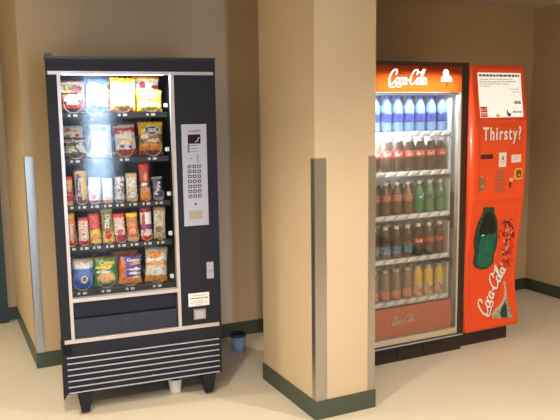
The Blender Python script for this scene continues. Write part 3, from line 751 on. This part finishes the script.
for r in range(6):
    for c in range(3):
        x = 3.190+c*.026; z = 1.146-r*.0245
        on_panel(MB().lathe([(.0085, 0), (.0085, -.004), (.005, -.006)], x, 0, 10, 'y', z)).build('select_button', KEYB, cp)
lv = pslab('coin_return_lever', mat('worn_brass_plate', (.30, .22, .12), .45, metal=.5), 3.050, 3.086, 1.036, 1.118, .004)
on_panel(MB().lathe([(.010, 0), (.010, -.008), (.007, -.011)], 3.068, 0, 12, 'y', 1.062), .003).build('lever_button', STEEL, lv)
kn = on_panel(MB().lathe([(.014, 0), (.014, -.010), (.009, -.014)], 3.312, 0, 14, 'y', 1.092)).build('lock_knob', mat('pale_lock', (.75, .45, .40), .35, metal=.3), cp)
pprism('hanging_key', REDSLOT, [(3.304,1.040),(3.312,1.040),(3.314,1.080),(3.302,1.080)], .004, 0, kn)
# bottle-shaped delivery port
BP = [(3.098,.928),(3.184,.922),(3.186,.888),(3.204,.862),(3.222,.825),(3.234,.76),(3.240,.70),(3.238,.645),(3.222,.605),(3.222,.58),(3.226,.555),(3.205,.527),(3.160,.511),(3.112,.514),(3.074,.534),(3.054,.565),(3.058,.600),(3.062,.632),(3.052,.665),(3.044,.72),(3.050,.78),(3.066,.838),(3.090,.878)]
port = pprism('bottle_port', BOTGRN, BP, .006)
cxm = 3.142
def shrink(k, pts, z0=-9, z1=9):
    return [(cxm+(x-cxm)*k, z) for x, z in pts if z0 <= z <= z1]
pprism('port_bottle_front', BOTLIQ, [(3.098,.742),(3.216,.748),(3.218,.69),(3.214,.645),(3.202,.60),(3.204,.56),(3.190,.535),(3.150,.525),(3.105,.530),(3.076,.556),(3.080,.60),(3.088,.64),(3.084,.69)], .0085, 0, port)
pprism('port_opening', BOTBLK, [(3.112,.895),(3.168,.890),(3.184,.86),(3.204,.81),(3.214,.752),(3.094,.747),(3.078,.76),(3.084,.80),(3.100,.85)], .0085, 0, port)
pprism('port_glint', SCRIPT, [(3.098,.740),(3.112,.740),(3.118,.748),(3.102,.749)], .0095, 0, port)
# printed splash, script and bottle cap
rnd = random.Random(5)
bD, bP, bK = MB(), MB(), MB()
for k in range(105):
    t = rnd.random(); z = .50+.33*t; xc = 3.318+.03*math.sin(t*4.5)
    x = xc+rnd.gauss(0, .036)
    if not 3.255 < x < 3.398: continue
    s = rnd.uniform(.005, .017); a = rnd.gauss(1.4, .8); q = rnd.uniform(.25, .5)
    u, v = Vector((math.cos(a), math.sin(a))), Vector((-math.sin(a), math.cos(a)))
    P0 = Vector((x, z))
    pts = [P0-u*s*1.6, P0-u*s*.5+v*s*q, P0+u*s*.6+v*s*q*1.2, P0+u*s*1.7+v*s*.2, P0+u*s*.4-v*s*q*.5, P0-u*s*.6-v*s*q]
    (bP if k % 6 == 0 else bK if k % 3 == 0 else bD).prism([tuple(p) for p in pts], -.0016, .0005)
tag(on_panel(bK).build('splash_dark_print', mat('black_red_print', (.045, .008, .008), .4), cp), kind='stuff'); tag(on_panel(bD).build('splash_print', MAROON, cp), kind='stuff'); tag(on_panel(bP).build('splash_highlight', PINK, cp), kind='stuff')
b = MB()
for k in range(70):
    x = rnd.uniform(3.045, 3.395); z = rnd.choice((rnd.uniform(.2, .94), rnd.uniform(1.02, 1.32))); s = rnd.uniform(.002, .0045)
    if 3.04 < x < 3.245 and .5 < z < .94: continue
    b.lathe([(s, .0004), (s, -.0012), (s*.5, -.002)], x, 0, 6, 'y', z)
tag(on_panel(b).build('printed_droplets', SPRK, cp), kind='stuff')
ang = 1.00
FL = [(3.332,.400),(3.340,.345),(3.330,.297),(3.292,.255),(3.245,.228),(3.212,.200)]
pprism('bottle_cap_print', CAPGRY, FL[::-1]+[(3.350,.330),(3.345,.285),(3.365,.230),(3.385,.157),(3.205,.182)][0:0]+[(3.352,.350),(3.348,.285),(3.366,.230),(3.385,.157),(3.290,.170),(3.205,.182)], .0016)
pprism('bottle_cap_shade', CAPDRK, [(3.285,.174),(3.336,.168),(3.341,.235),(3.330,.275),(3.312,.250),(3.292,.232),(3.276,.205)], .0026)
b = MB()
for x, z in [p[:2] for p in spline(FL, 3)]:
    b.lathe([(.010, 0), (.010, -.003)], x, 0, 8, 'y', z)
tag(on_panel(b).build('cap_fluting', mat('pale_grey_print_cap', (.52, .50, .42), .5), cp), kind='stuff')
pprism('red_disc_print', mat('bright_red_print', (.80, .06, .015), .35), [(3.150,.225),(3.200,.215),(3.245,.260),(3.285,.330),(3.305,.40),(3.250,.42),(3.190,.36),(3.155,.29)], .0012)
me = script_mesh(.375, .125, .075, .001)
pmesh('script_shadow', MAROON, me, 3.178, .178, .0026, cp, ang)
pmesh('script_lettering', SCRIPT, me, 3.171, .182, .0040, cp, ang)
# cooler lamp tube above the top shelf
MB().lathe([(.011, 0), (.011, .60)], 0, 0, 12).warp(lambda p: Vector((.07+p.z, .065+p.y, 1.690+p.x))).build('lamp_tube', TUBE, dm)
# shelves
SHZ = (1.410, 1.168, .902, .630, .362)
SHX0, SHX1 = X(2.275), X(2.906)
BX = [X(2.868-.0835*k) for k in range(6, -1, -1)]
for z in SHZ:
    b = MB(); b.box(SHX0, SHX1, .085, .60, z-.012, z); b.box(SHX1, SHX1+.012, .085, .60, z-.025, z+.21)
    sh = b.build('shelf', COOLW, dm)
    box('shelf_front', mat('grey_shelf_front', (.50, .49, .46), .5) if z == SHZ[0] else bpy.data.materials['grey_shelf_front'], sh, SHX0, SHX1, .078, .085, z-.024, z+.008)
    for x in BX:
        MB().prism([(x-.034, z-.019), (x+.016, z-.015), (x+.036, z+.006), (x-.014, z+.002)], .068, .078).build('shelf_tag', WHITE, sh)

# --- bottles -----------------------------------------------------------------
BH_ = .222
def prof_cola(s=1): return [(.025, 0), (.032, .006), (.0335, .03), (.030, .062), (.032, .085), (.0335, .098), (.0335, .132), (.029, .150), (.0205, .172), (.0140, .190), (.0125, .206)]
def prof_water(): return [(.026, 0), (.0325, .006), (.0335, .02), (.031, .03), (.0335, .04), (.0325, .06), (.0325, .115), (.0335, .122), (.031, .142), (.024, .170), (.0145, .192), (.0145, .203)]
def prof_juice(): return [(.026, 0), (.032, .006), (.032, .05), (.032, .10), (.029, .112), (.031, .130), (.033, .155), (.026, .178), (.019, .190), (.019, .200)]
def rad_at(prof_, h):
    for (r0, h0), (r1, h1) in zip(prof_, prof_[1:]):
        if h0 <= h <= h1: return r0+(r1-r0)*(h-h0)/(h1-h0)
    return prof_[-1][0]
def bottle_kind(kind, prof_, body, label, cap, l0, l1, capr=.0155, script=None, mark=None, tops=None):
    sc = 1.06 if kind == 'water' else .955
    prof_ = [(r_, h_*sc) for r_, h_ in prof_]; l0 *= sc; l1 *= sc
    r = empty('bottle', (0, 0, 0))
    MB().lathe(prof_, n=18).build('body', body, r, smooth=True)
    hs = [l0+(l1-l0)*k/5 for k in range(6)]
    lp = [(rad_at(prof_, h)+.0006, h) for h in hs]
    lb = MB().lathe(lp, n=18).build('paper_label', label, r, smooth=True)
    h1 = prof_[-1][1]
    MB().lathe([(capr, h1-.010), (capr, h1+.006), (capr*.85, h1+.009)], n=14).build('cap', cap, r)
    if script:
        mw, mh, mm = script
        me = script_mesh(mw, mh, .10, .0005)
        for v in me.vertices:
            z = v.co.z+(l0+l1)/2-mh/2; R = rad_at(prof_, z)+.0009
            a = (v.co.x-mw/2)/R; v.co = (R*math.sin(a), -R*math.cos(a), z)
        me.materials.append(mm); link('script_lettering', me, lb)
    if mark:
        pts, mm = mark
        b = subdiv(MB().prism(pts, -.0004, 0), 1)
        b.warp(lambda p: Vector(((rad_at(prof_, p.z)+.0012-p.y)*math.sin(p.x/.034), -(rad_at(prof_, p.z)+.0012-p.y)*math.cos(p.x/.034), p.z)))
        b.build('label_mark', mm, lb)
    if tops:
        a0, a1, mm = tops
        hs = [a0+(a1-a0)*k/4 for k in range(5)]
        MB().lathe([(rad_at(prof_, h)+.0005, h) for h in hs], n=18).build('neck_band', mm, r, smooth=True)
    return r
capB = mat('blue_cap', (.06, .09, .45), .4); capW = mat('white_cap', (.88, .86, .82), .4); capM = mat('metal_cap', (.55, .53, .48), .35, metal=.5)
waterM = clear_mat('clear_water', (.20, .36, .62), .68); colaM = clear_mat('cola_brown', (.075, .035, .018), .93, .15)
teaM = clear_mat('weak_cola_brown', (.17, .095, .045), .9, .15); greenM = clear_mat('green_soda', (.015, .26, .10), .88, .12); lgreenM = clear_mat('pale_green_soda', (.11, .28, .13), .85, .12)
darkM = clear_mat('dark_cola', (.02, .012, .012), .95, .12); greyM = clear_mat('brown_tea', (.15, .08, .04), .9, .15); juiceM = clear_mat('yellow_juice', (.75, .48, .04), .96, .2)
beigeM = clear_mat('clear_brown_drink', (.25, .16, .09), .88, .2)
labB = mat('blue_label', (.025, .05, .26), .4, var=.6, vscale=45); labR = mat('red_label', (.72, .045, .02), .4); labP = mat('faded_red_label', (.55, .17, .10), .45, var=.2, vscale=60)
labG = mat('green_label', (.02, .25, .15), .4, var=.3, vscale=50); labG2 = mat('pale_green_label', (.06, .24, .13), .4, var=.3, vscale=50); labN = mat('navy_white_label', (.10, .13, .25), .4, var=.6, vscale=70); labT = mat('blue_grey_label', (.20, .26, .33), .4, var=.7, vscale=80)
labO = mat('orange_label', (.62, .20, .07), .45, var=.45, vscale=60); labY = mat('pale_label', (.6, .42, .3), .45, var=.4, vscale=60); labD = mat('dull_red_label', (.45, .07, .03), .45)
mN = mat('navy_mark', (.02, .03, .15), .4)
swsh = ([(-.022, .098), (-.004, .100), (.024, .134), (.016, .136), (-.006, .112), (-.024, .110)], WHTINK)
kinds = {
 'water': bottle_kind('water', prof_water(), waterM, labB, capB, .060, .115, .0165),
 'cola': bottle_kind('cola', prof_cola(), colaM, labR, capW, .098, .140, script=(.058, .022, WHTINK)),
 'faded': bottle_kind('faded', prof_cola(), teaM, labP, capW, .092, .136, script=(.056, .020, mat('dull_white_print', (.65, .5, .4), .5))),
 'green': bottle_kind('green', prof_cola(), greenM, labG, capW, .092, .136, mark=swsh),
 'lgreen': bottle_kind('lgreen', prof_cola(), lgreenM, labG2, capW, .092, .136, mark=([(-.026, .098), (-.006, .098), (.026, .134), (.010, .136)], mN)),
 'tea': bottle_kind('tea', prof_water(), greyM, labT, capW, .030, .085, mark=([(-.020, .04), (.006, .036), (.022, .075), (-.004, .08)], mat('sky_blue_mark', (.08, .28, .55), .4)), tops=(.105, .150, mat('dark_maroon_band', (.05, .025, .022), .5))),
 'dark': bottle_kind('dark', prof_cola(), darkM, labR, capW, .085, .120, script=(.05, .016, WHTINK)),
 'dull': bottle_kind('dull', prof_cola(), colaM, labD, capW, .085, .120, script=(.05, .016, labP)),
 'clear': bottle_kind('clear', prof_juice(), beigeM, labO, capM, .018, .070, .021),
 'juice': bottle_kind('juice', prof_juice(), juiceM, labY, capM, .020, .090, .021, mark=([(-.02, .03), (.018, .028), (.022, .06), (-.010, .066)], labO)),
}
plan = [
 (['water']*7, 'water bottles on the top cooler shelf'),
 (['cola']*7, 'cola bottles on the second cooler shelf'),
 (['faded']*4+['green', 'lgreen', 'lgreen'], 'soda bottles on the third cooler shelf'),
 (['tea']*4+['dark', 'dull', 'dull'], 'bottles on the fourth cooler shelf'),
 (['clear']*4+['juice']*3, 'juice bottles on the bottom cooler shelf'),
]
desc = {'water': 'clear water bottle with blue cap and blue label', 'cola': 'cola bottle with white cap and bright red label', 'faded': 'brown soda bottle with faded red label',
 'green': 'deep green soda bottle with green label', 'lgreen': 'pale green soda bottle with navy stripe label', 'tea': 'brown tea bottle with dark band and blue label', 'dark': 'black cola bottle with red label',
 'dull': 'cola bottle with dull red label', 'clear': 'brownish drink bottle with low orange label', 'juice': 'yellow juice bottle with metal cap'}
shelfname = ('top', 'second', 'third', 'fourth', 'bottom')
ordn = ('leftmost', 'second from left', 'third from left', 'middle one', 'third from right', 'second from right', 'rightmost')
used = set()
def place_bottle(kind, x, y, z, label, group):
    src = kinds[kind]
    if kind in used: o = copy_tree(src)
    else: o = src; used.add(kind)
    o.location = (DX+x, DY+y, z); o.rotation_euler = (0, 0, random.uniform(-.25, .25) if kind not in ('cola', 'dark') else random.uniform(-.35, .2))
    tag(o, label, 'bottle', group)
for s, (row, group) in enumerate(plan):
    for i, k in enumerate(row):
        place_bottle(k, BX[i], .128, SHZ[s]+.001, f'{desc[k]}, {ordn[i]} on {shelfname[s]} cooler shelf', group)
for s, (row, group) in enumerate(plan):
    for i, k in enumerate(row):
        if i == 0: continue
        place_bottle(k, BX[i]-.002, .208, SHZ[s]+.001, f'{k if k in ("water","cola","juice") else "soda"} bottle standing behind the {ordn[i].replace(" one","")} front bottle of {shelfname[s]} cooler shelf', 'second row of bottles in the cooler')

# ------------------------------------------------------------------ small things on the floor
b = MB().lathe([(.036, 0), (.040, .004), (.046, .035), (.0475, .038), (.0475, .044), (.049, .075), (.050, .080), (.0505, .112), (.052, .116), (.049, .116), (.044, .05), (.0, .048)], n=28)
cup = empty('plastic_cup', (1.680, 4.095, 0)); tag(cup, 'small blue ribbed plastic cup on the floor between snack machine and pillar', 'cup')
b.build('cup_body', BLUECUP, cup, smooth=True)
MB().lathe([(.0515, .098), (.0535, .1), (.0535, .119), (.049, .119), (.047, .098)], n=28).build('rim', mat('dark_blue_rim', (.03, .05, .11), .4), cup, smooth=True)
MB().lathe([(.046, .075), (.047, .077)], n=24).build('dark_inner_disc', BLUEDK, cup)  # dark disc set across the inside of the cup
pc = empty('paper_cup', (1.105, 3.640, 0), .4); tag(pc, 'white paper cup with grey band on the floor under the snack machine', 'cup')
MB().lathe([(.030, 0), (.031, .003), (.038, .070), (.0400, .072), (.0400, .076), (.037, .076), (.029, .01), (0, .009)], n=24).build('cup_body', PAPER, pc, smooth=True)
MB().lathe([(.0345, .040), (.0362, .056)], n=24).build('printed_band', mat('grey_band', (.30, .29, .27), .6), pc, smooth=True)

# ------------------------------------------------------------------ lights
def area(name, loc, sx, sy, power, col, rot=(0, 0, 0), parent=None, spread=None):
    l = bpy.data.lights.new(name, 'AREA'); l.shape = 'RECTANGLE'; l.size = sx; l.size_y = sy; l.energy = power; l.color = col
    if spread: l.spread = spread
    o = bpy.data.objects.new(name, l); C.objects.link(o); o.location = loc; o.rotation_euler = rot
    if parent: o.parent = parent
    return o
def spot(name, loc, target, power, col, ang, blend, size):
    l = bpy.data.lights.new(name, 'SPOT'); l.energy = power; l.color = col; l.spot_size = ang; l.spot_blend = blend; l.shadow_soft_size = size
    o = bpy.data.objects.new(name, l); C.objects.link(o); o.location = loc
    o.rotation_euler = (Vector(target)-Vector(loc)).to_track_quat('-Z', 'Y').to_euler()
    return o
WARM = (1, .88, .73)
DL = CH-.02
spot('ceiling_downlight', (.26, 2.08, DL), (.26, 2.08, 0), 105, WARM, 2.35, .6, .07)
spot('ceiling_downlight', (2.85, 1.15, DL), (2.85, 1.15, 0), 150, WARM, 2.7, .5, .07)
spot('ceiling_downlight', (-1.3, 3.9, DL), (-1.3, 3.9, 0), 130, (1, .88, .66), 2.6, .6, .07)
area('warm_wall_fill', (-.3, .6, DL), 1.2, .3, 40, (1, .76, .46))  # unseen area light added to fill the walls with warm ambient
area('snack_lamp', (.33, .06, 1.735), .5, .03, 6.5, (.86, .95, 1), (-.35, 0, 0), sm)
area('cooler_lamp', (.37, .050, 1.63), .6, .025, 3.6, (.84, .95, 1), (-.2, 0, 0), dm)
area('cooler_side_lamp', (.055, .040, 1.33), .02, .6, 9, (.92, .96, 1), (0, -PI/2-.5, 0), dm)
area('header_lamp', (.30, .095, 1.762), .54, .05, 95, (1, .93, .8), (PI/2, 0, 0), dm)

w = bpy.data.worlds.new('World'); bpy.context.scene.world = w; w.use_nodes = True
w.node_tree.nodes['Background'].inputs['Color'].default_value = (.5, .45, .38, 1)
w.node_tree.nodes['Background'].inputs['Strength'].default_value = .2

# ------------------------------------------------------------------ camera
cam = bpy.data.cameras.new('camera'); co = bpy.data.objects.new('camera', cam); C.objects.link(co)
h, yaw, pit, roll, f = 1.5521, .4539, .1406, -.0135, 699.4513
sy_, cy_, sp_, cp_ = math.sin(yaw), math.cos(yaw), math.sin(pit), math.cos(pit)
R0 = Vector((cy_, -sy_, 0)); U0 = Vector((sy_*sp_, cy_*sp_, cp_)); F0 = Vector((sy_*cp_, cy_*cp_, -sp_))
c_, s_ = math.cos(roll), math.sin(roll)
Rr = c_*R0+s_*U0; Ur = -s_*R0+c_*U0
co.matrix_world = Matrix(((Rr.x, Ur.x, -F0.x, 0), (Rr.y, Ur.y, -F0.y, 0), (Rr.z, Ur.z, -F0.z, h), (0, 0, 0, 1)))
cam.sensor_width = 36; cam.lens = f/560*36; cam.clip_start = .05
S = bpy.context.scene; S.camera = co
S.view_settings.view_transform = 'Standard'; S.view_settings.look = 'None'; S.view_settings.gamma = 1
S.view_settings.use_curve_mapping = False; S.view_settings.exposure = .5
S.cycles.use_denoising = True
S.cycles.max_bounces = 10; S.cycles.transparent_max_bounces = 16; S.cycles.caustics_reflective = False
